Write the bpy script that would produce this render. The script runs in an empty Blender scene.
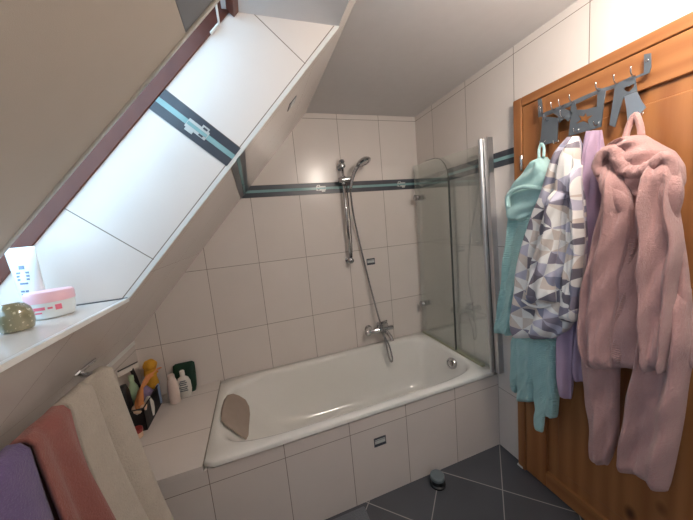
import bpy, bmesh, math, random
from mathutils import Vector, Matrix
import numpy as np
random.seed(7)
sc = bpy.context.scene
COL = sc.collection

# ---------------------------------------------------------------- camera
f_px = 276.8
R_ = Vector((0.942175, -0.322156, -0.092312)).normalized()
F_ = Vector((0.309761, 0.942301, -0.126956)).normalized()
U_ = R_.cross(F_).normalized(); R_ = F_.cross(U_).normalized()
cam = bpy.data.cameras.new('camera'); camo = bpy.data.objects.new('camera', cam); COL.objects.link(camo)
cam.sensor_fit = 'HORIZONTAL'; cam.sensor_width = 36.0; cam.lens = 36.0 * f_px / 693.0; cam.clip_start = 0.02
camo.matrix_world = Matrix(((R_.x, U_.x, -F_.x, -1.3738), (R_.y, U_.y, -F_.y, -2.0575), (R_.z, U_.z, -F_.z, 1.5359), (0, 0, 0, 1)))
sc.camera = camo

# ---------------------------------------------------------------- world, lights, exposure
w = bpy.data.worlds.new('sky'); sc.world = w; w.use_nodes = True
bg = w.node_tree.nodes['Background']; bg.inputs[0].default_value = (0.53, 0.78, 1.0, 1); bg.inputs[1].default_value = 2.7
sc.view_settings.view_transform = 'Standard'; sc.view_settings.look = 'None'; sc.view_settings.gamma = 1.0
sc.view_settings.use_curve_mapping = False
sc.view_settings.exposure = 1.2
SLOPE_B = Vector((-1.4143, 0, 1.777)); SLOPE_T = Vector((0.6664, 0, 0.7456)); SLOPE_N = Vector((-0.7456, 0, 0.6664))
LAMP_POWER = 38.0
LAMP_COLOR = (1.0, 0.90, 0.80)
def SP(s, o, y):                       # point on / outside the roof slope: s up the slope, o outwards, y along it
    p = SLOPE_B + SLOPE_T * s + SLOPE_N * o
    return Vector((p.x, y, p.z))
SW_Y0, SW_Y1 = -2.66, -1.00            # clear pane of the roof window
pl = bpy.data.lights.new('window_daylight', 'AREA'); plo = bpy.data.objects.new('window_daylight', pl); COL.objects.link(plo)
pl.shape = 'RECTANGLE'; pl.size = 1.66; pl.size_y = 1.16; pl.energy = 1.0; pl.cycles.is_portal = True
zc = SLOPE_N; yc = SLOPE_T; xc = yc.cross(zc)
c_ = SP(-0.2, 0.40, (SW_Y0 + SW_Y1) / 2)
plo.matrix_world = Matrix(((xc.x, yc.x, zc.x, c_.x), (xc.y, yc.y, zc.y, c_.y), (xc.z, yc.z, zc.z, c_.z), (0, 0, 0, 1)))

# ---------------------------------------------------------------- helpers
def lin(*c): return tuple(((v/255)/12.92 if v/255 <= .04045 else ((v/255+.055)/1.055)**2.4) for v in c) + (1,)
class N:
    def __init__(s, name):
        s.m = bpy.data.materials.new(name); s.m.use_nodes = True; s.t = s.m.node_tree
        s.b = s.t.nodes['Principled BSDF']; s.out = s.t.nodes['Material Output']
    def n(s, typ, **k):
        x = s.t.nodes.new(typ)
        for a, v in k.items(): setattr(x, a, v)
        return x
    def l(s, a, b): s.t.links.new(a, b)
    def math(s, op, a, b=None, c=None):
        x = s.n('ShaderNodeMath', operation=op)
        for i, v in enumerate((a, b, c)):
            if v is None: continue
            if isinstance(v, (int, float)): x.inputs[i].default_value = v
            else: s.l(v, x.inputs[i])
        return x.outputs[0]
    def mix(s, fac, a, b):
        x = s.n('ShaderNodeMix', data_type='RGBA')
        for i, v in ((0, fac), (6, a), (7, b)):
            if isinstance(v, (int, float)): x.inputs[i].default_value = v
            elif isinstance(v, tuple): x.inputs[i].default_value = v
            else: s.l(v, x.inputs[i])
        return x.outputs[2]
    def noise(s, scale, vec=None, detail=3, rough=.5):
        x = s.n('ShaderNodeTexNoise'); x.inputs['Scale'].default_value = scale; x.inputs['Detail'].default_value = detail
        x.inputs['Roughness'].default_value = rough
        if vec is not None: s.l(vec, x.inputs['Vector'])
        return x
    def bump(s, h, strength, dist=.002):
        x = s.n('ShaderNodeBump'); x.inputs['Strength'].default_value = strength; x.inputs['Distance'].default_value = dist
        s.l(h, x.inputs['Height']); s.l(x.outputs[0], s.b.inputs['Normal'])
    def obj(s): return s.n('ShaderNodeTexCoord').outputs['Object']
    def uv(s): return s.n('ShaderNodeUVMap', uv_map='UVMap').outputs[0]
def plain(name, col, rough=.5, metal=0, spec=.5, bump=0, bscale=200, var=0.06, **kw):
    k = N(name); o = k.obj(); ns = k.noise(18, o)
    c2 = tuple(max(0, v*(1-var*2.2)) for v in col[:3]) + (1,)
    k.l(k.mix(ns.outputs[0], c2, tuple(min(1, v*(1+var)) for v in col[:3]) + (1,)), k.b.inputs['Base Color'])
    k.b.inputs['Roughness'].default_value = rough; k.b.inputs['Metallic'].default_value = metal
    k.b.inputs['Specular IOR Level'].default_value = spec
    for a, v in kw.items(): k.b.inputs[a].default_value = v
    if bump: k.bump(k.noise(bscale, o).outputs[0], bump)
    return k.m
TILE = lin(229, 221, 215); GROUT = lin(128, 114, 102)
def tile_mat(name, u0, W, v0, H, bw=0.0, col=TILE, grout=GROUT, g=.0013, rough=.22, var=.035, rot=False):
    k = N(name); s = k.n('ShaderNodeSeparateXYZ'); k.l(k.uv(), s.inputs[0]); u, v = s.outputs[0], s.outputs[1]
    if rot: u, v = k.math('MULTIPLY', k.math('ADD', u, v), .70711), k.math('MULTIPLY', k.math('SUBTRACT', v, u), .70711)
    if bw: v = k.math('SUBTRACT', v, k.math('MULTIPLY', k.math('GREATER_THAN', v, v0 + bw * .5), bw))
    cu = k.math('DIVIDE', k.math('SUBTRACT', u, u0), W); cv = k.math('DIVIDE', k.math('SUBTRACT', v, v0), H)
    def dist(c, P): return k.math('MULTIPLY', k.math('ABSOLUTE', k.math('SUBTRACT', k.math('FRACT', k.math('ADD', c, .5)), .5)), P)
    d = k.math('MINIMUM', dist(cu, W), dist(cv, H))
    mr = k.n('ShaderNodeMapRange'); k.l(d, mr.inputs[0]); mr.inputs[1].default_value = g * .8; mr.inputs[2].default_value = g * 1.5
    cmb = k.n('ShaderNodeCombineXYZ'); k.l(k.math('FLOOR', cu), cmb.inputs[0]); k.l(k.math('FLOOR', cv), cmb.inputs[1])
    wn = k.n('ShaderNodeTexWhiteNoise'); k.l(cmb.outputs[0], wn.inputs[0])
    ns = k.noise(7, k.obj(), 4)
    vv = k.math('ADD', k.math('MULTIPLY', wn.outputs[0], .4), k.math('MULTIPLY', ns.outputs[0], .6))
    tc = k.mix(vv, tuple(c*(1-var*2) for c in col[:3]) + (1,), tuple(min(1, c*(1+var)) for c in col[:3]) + (1,))
    k.l(k.mix(mr.outputs[0], grout, tc), k.b.inputs['Base Color'])
    k.l(k.math('MULTIPLY_ADD', mr.outputs[0], rough - .7, .7), k.b.inputs['Roughness'])
    h = k.math('ADD', mr.outputs[0], k.math('MULTIPLY', k.noise(9, k.obj(), 2).outputs[0], .25))
    k.bump(h, .35, .0015)
    return k.m
def wood(name, c1, c2, c3, axis='Z', rough=.38, scale=1.0, knots=True):
    k = N(name); o = k.obj(); mp = k.n('ShaderNodeMapping'); k.l(o, mp.inputs[0])
    a = [14 * scale] * 3; a['XYZ'.index(axis)] = 1.1 * scale; mp.inputs['Scale'].default_value = a
    n1 = k.noise(2.2, mp.outputs[0], 5, .6); n2 = k.noise(1.3, o, 2)
    wv = k.n('ShaderNodeTexWave', wave_type='BANDS', bands_direction='Y' if axis != 'Y' else 'Z'); wv.inputs['Scale'].default_value = 2.6
    wv.inputs['Distortion'].default_value = 7; wv.inputs['Detail'].default_value = 2; wv.inputs['Detail Scale'].default_value = .9
    k.l(mp.outputs[0], wv.inputs[0]); wv.inputs['Scale'].default_value = .35
    f = k.math('ADD', k.math('MULTIPLY', n1.outputs[0], .6), k.math('MULTIPLY', wv.outputs[0], .4))
    col = k.mix(f, c1, c2)
    if knots:
        m2 = k.n('ShaderNodeMapping'); k.l(o, m2.inputs[0]); b = [5.5] * 3; b['XYZ'.index(axis)] = 3.2; m2.inputs['Scale'].default_value = b
        vo = k.n('ShaderNodeTexVoronoi'); k.l(m2.outputs[0], vo.inputs[0]); vo.inputs['Scale'].default_value = 1
        mr = k.n('ShaderNodeMapRange'); k.l(vo.outputs[0], mr.inputs[0]); mr.inputs[1].default_value = .06; mr.inputs[2].default_value = .15
        col = k.mix(mr.outputs[0], c3, col)
    k.l(col, k.b.inputs['Base Color']); k.b.inputs['Roughness'].default_value = rough
    k.bump(f, .12, .001)
    return k.m
def fleece(name, c, rib=0, scale=320, var=.16, fuzz=.6):
    k = N(name); o = k.obj(); s = k.n('ShaderNodeSeparateXYZ'); k.l(o, s.inputs[0])
    n1 = k.noise(scale, o, 3, .6); n2 = k.noise(22, o, 3); n3 = k.noise(110, o, 3, .7)
    f = k.math('ADD', k.math('MULTIPLY', n1.outputs[0], .5), k.math('MULTIPLY', n2.outputs[0], .5))
    h = k.math('ADD', n1.outputs[0], k.math('MULTIPLY', n3.outputs[0], 1.2))
    if rib:
        zz = k.math('ADD', s.outputs[2], k.math('MULTIPLY', n2.outputs[0], .006))
        rb = k.math('ABSOLUTE', k.math('SINE', k.math('MULTIPLY', zz, math.pi / rib)))
        h = k.math('ADD', k.math('MULTIPLY', rb, 1.2), k.math('MULTIPLY', n1.outputs[0], .6))
        f = k.math('ADD', k.math('MULTIPLY', f, .75), k.math('MULTIPLY', rb, .2))
    k.l(k.mix(f, tuple(v*(1-var*1.6) for v in c[:3]) + (1,), tuple(min(1, v*(1+var)) for v in c[:3]) + (1,)), k.b.inputs['Base Color'])
    k.b.inputs['Roughness'].default_value = .95; k.b.inputs['Sheen Weight'].default_value = fuzz * .5; k.b.inputs['Sheen Roughness'].default_value = .5
    k.b.inputs['Specular IOR Level'].default_value = .1
    k.bump(h, .8, .004)
    return k.m
def glass_mat(name, tint, gloss=.04, rough=.02, haze=0):
    k = N(name); k.t.nodes.remove(k.b)
    t = k.n('ShaderNodeBsdfTransparent'); t.inputs[0].default_value = tint
    g = k.n('ShaderNodeBsdfGlossy'); g.inputs[0].default_value = (1, 1, 1, 1); g.inputs[1].default_value = rough
    fr = k.n('ShaderNodeFresnel'); fr.inputs[0].default_value = 1.45
    mx = k.n('ShaderNodeMixShader'); k.l(k.math('ADD', k.math('MULTIPLY', fr.outputs[0], .5), gloss * .3), mx.inputs[0]); k.l(t.outputs[0], mx.inputs[1]); k.l(g.outputs[0], mx.inputs[2])
    sh = mx.outputs[0]
    if haze:
        df = k.n('ShaderNodeBsdfTranslucent'); df.inputs[0].default_value = (.80, .92, .86, 1); d2 = k.n('ShaderNodeBsdfDiffuse'); d2.inputs[0].default_value = (.80, .92, .86, 1)
        ad = k.n('ShaderNodeMixShader'); ad.inputs[0].default_value = .5; k.l(df.outputs[0], ad.inputs[1]); k.l(d2.outputs[0], ad.inputs[2])
        m2 = k.n('ShaderNodeMixShader'); m2.inputs[0].default_value = haze; k.l(sh, m2.inputs[1]); k.l(ad.outputs[0], m2.inputs[2]); sh = m2.outputs[0]
    k.l(sh, k.out.inputs[0]); return k.m

def link(name, bm, mats, parent=None, smooth=False, bevel=0, label=None, autos=False):
    me = bpy.data.meshes.new(name); bm.normal_update(); bm.to_mesh(me); bm.free()
    if not isinstance(mats, (list, tuple)): mats = [mats]
    for m in mats: me.materials.append(m)
    if smooth:
        for p in me.polygons: p.use_smooth = True
    o = bpy.data.objects.new(name, me); COL.objects.link(o)
    if parent is not None:
        o.parent = parent; o.matrix_parent_inverse = pw(parent).inverted()
    if bevel:
        b = o.modifiers.new('bevel', 'BEVEL'); b.width = bevel; b.segments = 2; b.limit_method = 'ANGLE'; b.angle_limit = math.radians(50)
    if label: o['label'] = label
    return o
def pw(o):
    m = o.matrix_basis.copy()
    return (pw(o.parent) @ o.matrix_parent_inverse @ m) if o.parent else m
def thing(name, loc, label, cat, group=None):
    o = bpy.data.objects.new(name, None); o.empty_display_size = .05; COL.objects.link(o); o.location = loc
    o['label'] = label; o['category'] = cat
    if group: o['group'] = group
    return o
def tag(o, label, cat, group=None):
    o['label'] = label; o['category'] = cat
    if group: o['group'] = group
    return o
def struct(o): o['kind'] = 'structure'; return o
def uv_get(bm): return bm.loops.layers.uv.get('UVMap') or bm.loops.layers.uv.new('UVMap')
def face(bm, pts, uvs=None, mi=0):
    vs = [bm.verts.new(p) for p in pts]; f = bm.faces.new(vs); f.material_index = mi
    if uvs:
        L = uv_get(bm)
        for lp, q in zip(f.loops, uvs): lp[L].uv = q
    return f
def add_box(bm, lo, hi, mi=0, mat=None):
    L = uv_get(bm)
    x0, y0, z0 = lo; x1, y1, z1 = hi
    P = [(x, y, z) for x in (x0, x1) for y in (y0, y1) for z in (z0, z1)]
    vs = [bm.verts.new(mat @ Vector(p) if mat else p) for p in P]
    for q, ax in (((0, 1, 3, 2), 0), ((4, 6, 7, 5), 0), ((0, 4, 5, 1), 1), ((2, 3, 7, 6), 1), ((0, 2, 6, 4), 2), ((1, 5, 7, 3), 2)):
        f = bm.faces.new([vs[i] for i in q]); f.material_index = mi
        for lp, i in zip(f.loops, q):
            p = P[i]; lp[L].uv = (p[1], p[2]) if ax == 0 else (p[0], p[2]) if ax == 1 else (p[0], p[1])
def boxo(name, lo, hi, m, parent=None, bevel=0, **k):
    bm = bmesh.new(); add_box(bm, lo, hi); return link(name, bm, m, parent, bevel=bevel, **k)
def frames(pts):
    pts = [Vector(p) for p in pts]; T = []
    for i in range(len(pts)):
        a = pts[max(0, i-1)]; b = pts[min(len(pts)-1, i+1)]; T.append((b-a).normalized())
    up = Vector((0, 0, 1)) if abs(T[0].z) < .9 else Vector((1, 0, 0))
    n = (up - T[0] * up.dot(T[0])).normalized(); out = []
    for t in T:
        n = (n - t * n.dot(t)).normalized(); out.append((n, t.cross(n)))
    return pts, out
def smoothpath(pts, k=8, closed=False):
    P = [Vector(p) for p in pts]; out = []
    for i in range(len(P)-1):
        a = P[max(0, i-1)]; b = P[i]; c = P[i+1]; d = P[min(len(P)-1, i+2)]
        for j in range(k):
            t = j / k
            out.append(.5 * ((2*b) + (c-a)*t + (2*a-5*b+4*c-d)*t*t + (3*b-a-3*c+d)*t**3))
    out.append(P[-1]); return out
def add_tube(bm, pts, r, seg=12, caps=True, wob=None):
    pts, fr = frames(pts); rings = []
    for i, (p, (n, b)) in enumerate(zip(pts, fr)):
        rr = r(i/(len(pts)-1)) if callable(r) else r
        rings.append([bm.verts.new(p + (n*math.cos(a) + b*math.sin(a)) * rr * (wob(i, a) if wob else 1)) for a in [2*math.pi*k/seg for k in range(seg)]])
    for A, B in zip(rings, rings[1:]):
        for k in range(seg): bm.faces.new((A[k], A[(k+1) % seg], B[(k+1) % seg], B[k])).smooth = True
    if caps: bm.faces.new(rings[0][::-1]); bm.faces.new(rings[-1])
def tubeo(name, pts, r, m, parent=None, seg=12, **k):
    bm = bmesh.new(); add_tube(bm, pts, r, seg); return link(name, bm, m, parent, smooth=True, **k)
def add_lathe(bm, prof, origin=(0, 0, 0), axis=(0, 0, 1), seg=28, sx=1, sy=1):
    ax = Vector(axis).normalized(); up = Vector((0, 1, 0)) if abs(ax.y) < .9 else Vector((1, 0, 0))
    n = (up - ax*up.dot(ax)).normalized(); b = ax.cross(n); O = Vector(origin); rings = []
    L = uv_get(bm)
    for r, h in prof:
        rings.append([bm.verts.new(O + ax*h + (n*math.cos(a)*sx + b*math.sin(a)*sy)*max(r, 1e-4)) for a in [2*math.pi*k/seg for k in range(seg)]])
    for i, (A, B) in enumerate(zip(rings, rings[1:])):
        for k in range(seg):
            f = bm.faces.new((A[k], A[(k+1) % seg], B[(k+1) % seg], B[k])); f.smooth = True
    bm.faces.new(rings[0][::-1]); bm.faces.new(rings[-1])
def latheo(name, prof, origin, m, parent=None, axis=(0, 0, 1), seg=28, sx=1, sy=1, bevel=0, **k):
    bm = bmesh.new(); add_lathe(bm, prof, origin, axis, seg, sx, sy)
    o = link(name, bm, m, parent, **k)
    o.data.set_sharp_from_angle(angle=math.radians(38)) if hasattr(o.data, 'set_sharp_from_angle') else None
    return o
def prism_yz(name, outline, holes, x0, x1, m, parent=None, bevel=.0004, **k):
    """flat plate in a plane of constant x with real thickness, cut-outs allowed"""
    cu = bpy.data.curves.new(name, 'CURVE'); cu.dimensions = '2D'; cu.fill_mode = 'BOTH'; cu.extrude = abs(x1-x0)/2; cu.bevel_depth = 0
    for poly in [outline] + holes:
        sp = cu.splines.new('POLY'); sp.points.add(len(poly)-1); sp.use_cyclic_u = True
        for i, (y, z) in enumerate(poly): sp.points[i].co = (y, z, 0, 1)
    t = bpy.data.objects.new(name, cu); COL.objects.link(t)
    me = bpy.data.meshes.new_from_object(t.evaluated_get(bpy.context.evaluated_depsgraph_get())); COL.objects.unlink(t); bpy.data.objects.remove(t)
    me.transform(Matrix(((0, 0, 1, (x0+x1)/2), (1, 0, 0, 0), (0, 1, 0, 0), (0, 0, 0, 1))))
    bm = bmesh.new(); bm.from_mesh(me); return link(name, bm, m, parent, **k)
def resample(poly, n):
    P = [np.array(p, float) for p in poly]; d = [0]
    for a, b in zip(P, P[1:]): d.append(d[-1] + np.linalg.norm(b-a))
    t = np.linspace(0, d[-1], n); A = np.array(P)
    R = np.stack([np.interp(t, d, A[:, i]) for i in range(A.shape[1])], 1)
    for _ in range(4):
        R[1:-1] = (R[:-2] + 2*R[1:-1] + R[2:]) / 4
    return R
def drape(bm, left, right, xm, thick, folds=3, amp=.4, seed=0, n=56, m=56, drift=.6, flat=.75, xb=-.035, pinch=None):
    """a hanging piece of cloth: closed puffy form between two (z, y) side lines, with vertical folds on its front"""
    rnd = random.Random(seed); L = resample(left, n); Rr = resample(right, n)
    ph = [rnd.uniform(0, 6.28) for _ in range(4)]; fr = [folds, folds*1.83+.3, folds*.55+.2]
    UV = uv_get(bm); rings = []
    rows = [(0, .15), (0, .6)] + [(j, 1) for j in range(n)] + [(n-1, .75), (n-1, .35)]
    for q, (j, sca) in enumerate(rows):
        zl, yl = L[j]; zr, yr = Rr[j]; v = j/(n-1); ring = []
        wgt = min(1, v*4+.35)
        for k in range(m):
            a = 2*math.pi*k/m; c, s = math.cos(a), math.sin(a)
            cc = math.copysign(abs(c)**.8, c); ss = math.copysign(abs(s)**flat, s)
            u = .5 - .5*cc*(sca if sca > .5 else .9)
            y = yl + (yr-yl)*u; z = zl + (zr-zl)*u
            env = abs(s)**.5
            fo = (math.sin(2*math.pi*fr[0]*u + ph[0] + drift*math.sin(v*3+ph[3])) * .5 + math.sin(2*math.pi*fr[1]*u + ph[1] - drift*v) * .25
                  + math.sin(2*math.pi*fr[2]*u + ph[2] + drift*v*1.4)*.35) * amp * thick * env * wgt
            fo += .06*thick*math.sin(v*23+u*9+ph[2])*env
            tp = .30 + .70*math.sin(min(1, v/.09)*math.pi/2); tb = .45 + .55*math.sin(min(1, (1-v)/.05)*math.pi/2); ta = tp*tb
            x = xm + thick*.25*(1-tp) - thick*.5*ss*sca*ta - (fo*sca if s > 0 else fo*.2*sca)
            x = min(x, xb)
            if q < 2: z += .004*(q-2)*-1*0
            if q >= len(rows)-2: z -= .003
            ring.append((bm.verts.new((x, y, z)), (y*1.0 + (0 if s > 0 else .37), z)))
        rings.append(ring)
    for A, B in zip(rings, rings[1:]):
        for k in range(m):
            qd = (A[k], A[(k+1) % m], B[(k+1) % m], B[k])
            f = bm.faces.new([t[0] for t in qd]); f.smooth = True
            for lp, t in zip(f.loops, qd): lp[UV].uv = t[1]
    bm.faces.new([t[0] for t in rings[0]][::-1]); bm.faces.new([t[0] for t in rings[-1]])
    bmesh.ops.recalc_face_normals(bm, faces=bm.faces)
# ---------------------------------------------------------------- materials
M = {}
M['plaster'] = plain('ceiling_plaster', lin(226, 223, 222), .9, bump=.25, bscale=260, var=.02)
M['tile_back'] = tile_mat('wall_tiles_back', -.3314, .34, 1.779, .4565, .08)
M['tile_right'] = tile_mat('wall_tiles_right', -.2252, .34, 1.779, .4565, .08)
M['tile_slope'] = tile_mat('slope_tiles', -.90, .34, 0.0, .4565, .08)
M['tile_cheek'] = tile_mat('reveal_tiles', .013, 50, -.008, .400, .08, g=.0013, rough=.42)
M['tile_apron'] = tile_mat('bath_panel_tiles', 0.0, .34, .426, .4565)
M['tile_ledge'] = tile_mat('ledge_tiles', -1.712, 3.0, -.12, .38)
M['tile_plain'] = tile_mat('sill_tiles', -10.1, 50, -10.1, 50)
M['floor'] = tile_mat('floor_tiles', (-1.25) * .70711, .339, (-.76) * .70711, .333, col=lin(79, 80, 85), grout=lin(165, 160, 156), g=.002, rough=.4, var=.12, rot=True)
M['trim_white'] = plain('white_edge_trim', lin(226, 226, 222), .35, var=.01)
M['border_dark'] = plain('dark_slate_border', lin(72, 77, 86), .3, bump=.2, bscale=500, var=.15)
M['border_glass'] = plain('pale_green_glass_border', lin(138, 176, 178), .12, var=.05)
M['silver'] = plain('silver_insert', lin(196, 200, 198), .3, .1, var=.02)
M['enamel'] = plain('white_bath_enamel', lin(236, 235, 230), .07, var=.005)
M['chrome'] = plain('chrome', lin(200, 200, 202), .12, 1.0, var=.01)
M['satin'] = plain('satin_aluminium', lin(215, 215, 216), .38, 1.0, var=.02)
M['steel'] = plain('grey_steel_plate', lin(112, 120, 128), .38, .45, var=.05)
M['pine'] = wood('orange_pine', lin(138, 84, 48), lin(180, 124, 76), lin(80, 44, 24), 'Z')
M['pine_h'] = wood('orange_pine_crosswise', lin(140, 86, 50), lin(182, 126, 78), lin(80, 44, 24), 'Y')
M['red_wood'] = wood('red_brown_window_wood', lin(70, 31, 20), lin(104, 50, 32), lin(34, 15, 10), 'Z', .4)
M['blind'] = plain('beige_roller_blind', lin(178, 166, 152), .85, bump=.15, bscale=700, var=.015)
M['blind_edge'] = plain('blind_rail', lin(176, 168, 156), .4, .4, var=.02)
M['grey_rail'] = plain('grey_blind_cassette', lin(92, 90, 90), .4, var=.03)
M['glass'] = glass_mat('window_glass', (.97, .99, 1, 1))
M['screen'] = glass_mat('bath_screen_glass', (.985, .995, .990, 1), .02, haze=.06)  # pale haze mixed in: limescale film, also standing for bright window reflections
M['seal'] = plain('dark_rubber_seal', lin(70, 74, 72), .4, var=.02)
M['black'] = plain('black_plastic', lin(24, 24, 27), .45, var=.05)

# ---------------------------------------------------------------- room shell
CEIL = 2.352; KX = -2.172; YN = -3.35
def struct_box(name, lo, hi, m): return struct(boxo(name, lo, hi, m))
struct_box('floor', (KX - .4, YN, -.1), (.1, .1, 0), M['floor'])
struct_box('ceiling', (-1.5, YN, CEIL), (.1, .1, CEIL + .1), M['plaster'])
struct_box('wall_back', (KX - .4, 0, 0), (.1, .1, CEIL), M['tile_back'])
struct_box('wall_right', (0, YN, 0), (.1, 0, CEIL), M['tile_right'])
struct_box('wall_front', (KX - .4, YN - .1, 0), (.1, YN, CEIL), M['plaster'])
struct_box('wall_left', (KX - .4, YN, 0), (KX, 0, .93), M['tile_back'])

def xz(s, o): p = SP(s, o, 0); return (p.x, p.z)
def s_of_z(z): return (z - 1.777) / .7456
def so(x, z):
    d = Vector((x, 0, z)) - SLOPE_B; return d.dot(SLOPE_T), d.dot(SLOPE_N)
def slope_prism(bm, poly, y0, y1, mats, cap0=2, cap1=2):
    """poly (x,z) around; mats per edge: 0 slope tile, 1 cheek, 2 plaster, 3 plain tile"""
    n = len(poly)
    for i in range(n):
        a, b = poly[i], poly[(i+1) % n]; mi = mats[i]
        P = [(a[0], y0, a[1]), (b[0], y0, b[1]), (b[0], y1, b[1]), (a[0], y1, a[1])]
        uv = [(p[1], so(p[0], p[2])[0]) for p in P] if mi == 0 else [(p[0], p[1]) for p in P]
        face(bm, P, uv, mi)
    for y, mi in ((y0, cap0), (y1, cap1)):
        face(bm, [(p[0], y, p[1]) for p in poly], [(so(*p)[1], so(*p)[0]) for p in poly], mi)
    bmesh.ops.remove_doubles(bm, verts=bm.verts, dist=1e-5); bmesh.ops.recalc_face_normals(bm, faces=bm.faces)
CY = -.979; NY = -2.70; OD = .285; SILL = 1.362; LINT = 2.28
sA, sK = s_of_z(CEIL), s_of_z(.915)
full = [xz(sK, 0), xz(sA, 0), xz(sA + .25, OD), xz(sK, OD)]
SM = [M['tile_slope'], M['tile_cheek'], M['plaster'], M['tile_plain']]
bm = bmesh.new(); slope_prism(bm, full, CY, .05, [0, 2, 2, 2], 1, 2); struct(link('wall_left', bm, SM))
bm = bmesh.new(); slope_prism(bm, full, YN, NY, [0, 2, 2, 2], 2, 1); struct(link('wall_left', bm, SM))
def x_at(z, o): return (-1.4143 + (z - (1.777 + .6664*o)) / 1.1189) - .7456*o
low = [xz(sK, 0), (x_at(SILL, 0), SILL), (x_at(SILL, OD + .02), SILL), xz(s_of_z(SILL) - .42, OD), xz(sK, OD)]
bm = bmesh.new(); slope_prism(bm, low, NY, CY, [0, 3, 2, 2, 2]); struct(link('wall_left', bm, SM))
upp = [(x_at(LINT, 0), LINT), (x_at(CEIL, 0), CEIL), (-1.25, CEIL + .08), (x_at(LINT, OD + .02), LINT + .08), (x_at(LINT, OD + .02), LINT)]
bm = bmesh.new(); slope_prism(bm, upp, NY, CY, [0, 2, 2, 2, 2]); struct(link('wall_left', bm, SM))

# edge trims of the window reveal, and the narrow grout/trim at its corners
def sbox(bm, y0, y1, s0, s1, o0, o1, mi=0):
    L = uv_get(bm)
    vs = [bm.verts.new(SP(s, o, y)) for y in (y0, y1) for s in (s0, s1) for o in (o0, o1)]
    for q in ((0, 1, 3, 2), (4, 6, 7, 5), (0, 4, 5, 1), (2, 3, 7, 6), (0, 2, 6, 4), (1, 5, 7, 3)):
        bm.faces.new([vs[i] for i in q]).material_index = mi
def sboxo(name, *a, m=None, parent=None, **k):
    bm = bmesh.new(); sbox(bm, *a); bmesh.ops.recalc_face_normals(bm, faces=bm.faces); return link(name, bm, m, parent, **k)
struct(sboxo('trim_1', CY - .0015, CY + .011, s_of_z(SILL) - .004, s_of_z(LINT) + .002, -.003, .010, m=M['trim_white']))
struct_box('trim_2', (x_at(SILL, 0) - .010, NY, SILL - .010), (x_at(SILL, 0) + .0025, CY, SILL + .0015), M['trim_white'])
struct_box('trim_17', (x_at(SILL, OD), CY - .003, SILL), (x_at(SILL, 0), CY, SILL + .004), M['grey_rail'])
# knee ledge strip between slope and knee wall
struct_box('trim_3', (KX - .01, -1.6, .905), (KX + .004, 0, .927), M['trim_white'])

# ---------------------------------------------------------------- decorative border strips
ZB, BW = 1.779, .08
def stripes(name, fn):
    bm = bmesh.new()
    for a, b, mi, t in ((0, .031, 0, .0025), (.031, .049, 1, .003), (.049, .08, 0, .0025)): fn(bm, a, b, mi, t)
    bmesh.ops.recalc_face_normals(bm, faces=bm.faces)
    return struct(link(name, bm, [M['border_dark'], M['border_glass']]))
stripes('trim_4', lambda bm, a, b, mi, t: add_box(bm, (x_at(ZB, 0) + a*.9, -t, ZB + a), (0, .001, ZB + b), mi))
stripes('trim_5', lambda bm, a, b, mi, t: add_box(bm, (-t, -.926, ZB + a), (.001, 0, ZB + b), mi))
stripes('trim_6', lambda bm, a, b, mi, t: sbox(bm, CY, 0, a, b, -t, .001, mi))
stripes('trim_7', lambda bm, a, b, mi, t: (lambda q: None)([sbox(bm, CY - t, CY + .001, a - .009, b - .009, .008, OD - .002, mi)]))
def insert(name, fr):
    """small silver cross-shaped insert: fr(u0,u1,v0,v1,t) adds a box"""
    bm = bmesh.new()
    fr(bm, -.036, .036, -.016, .016, .004, 0)
    fr(bm, -.030, -.006, .0105, .0255, .0045, 0); fr(bm, .004, .030, -.0255, -.0105, .0045, 0)
    fr(bm, -.026, -.012, .013, .020, .0052, 1); fr(bm, -.026, -.012, -.0135, -.0070, .0052, 1)
    fr(bm, -.034, .034, -.006, .006, .0050, 2)
    bmesh.ops.recalc_face_normals(bm, faces=bm.faces)
    return struct(link(name, bm, [M['silver'], M['border_dark'], M['border_glass']]))
for n, x in (('trim_8', -.845), ('trim_9', -.165)):
    insert(n, lambda bm, a, b, c, d, t, mi: add_box(bm, (x + a, -t, ZB + .04 + c), (x + b, 0, ZB + .04 + d), mi))
insert('trim_10', lambda bm, a, b, c, d, t, mi: add_box(bm, (-t, -.34 + a, ZB + .04 + c), (0, -.34 + b, ZB + .04 + d), mi))
insert('trim_11', lambda bm, a, b, c, d, t, mi: sbox(bm, CY - t, CY, 0.031 + c, .031 + d, .145 + a, .145 + b, mi))
def small_insert(name, fr):
    bm = bmesh.new(); fr(bm, -.036, .036, -.026, .026, .0025, 0); fr(bm, -.031, .031, -.009, .009, .0035, 1); fr(bm, -.031, .031, .012, .016, .003, 1)
    bmesh.ops.recalc_face_normals(bm, faces=bm.faces)
    return struct(link(name, bm, [M['border_dark'], M['silver']]))
small_insert('trim_12', lambda bm, a, b, c, d, t, mi: add_box(bm, (-.492 + a, -t, 1.219 + c), (-.492 + b, 0, 1.219 + d), mi))
small_insert('trim_13', lambda bm, a, b, c, d, t, mi: add_box(bm, (-.852 + a, -.763 - t, .333 + c), (-.852 + b, -.763, .333 + d), mi))
small_insert('trim_14', lambda bm, a, b, c, d, t, mi: sbox(bm, -.745 + a, -.745 + b, .425 + c, .425 + d, -t, .001, mi))

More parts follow.
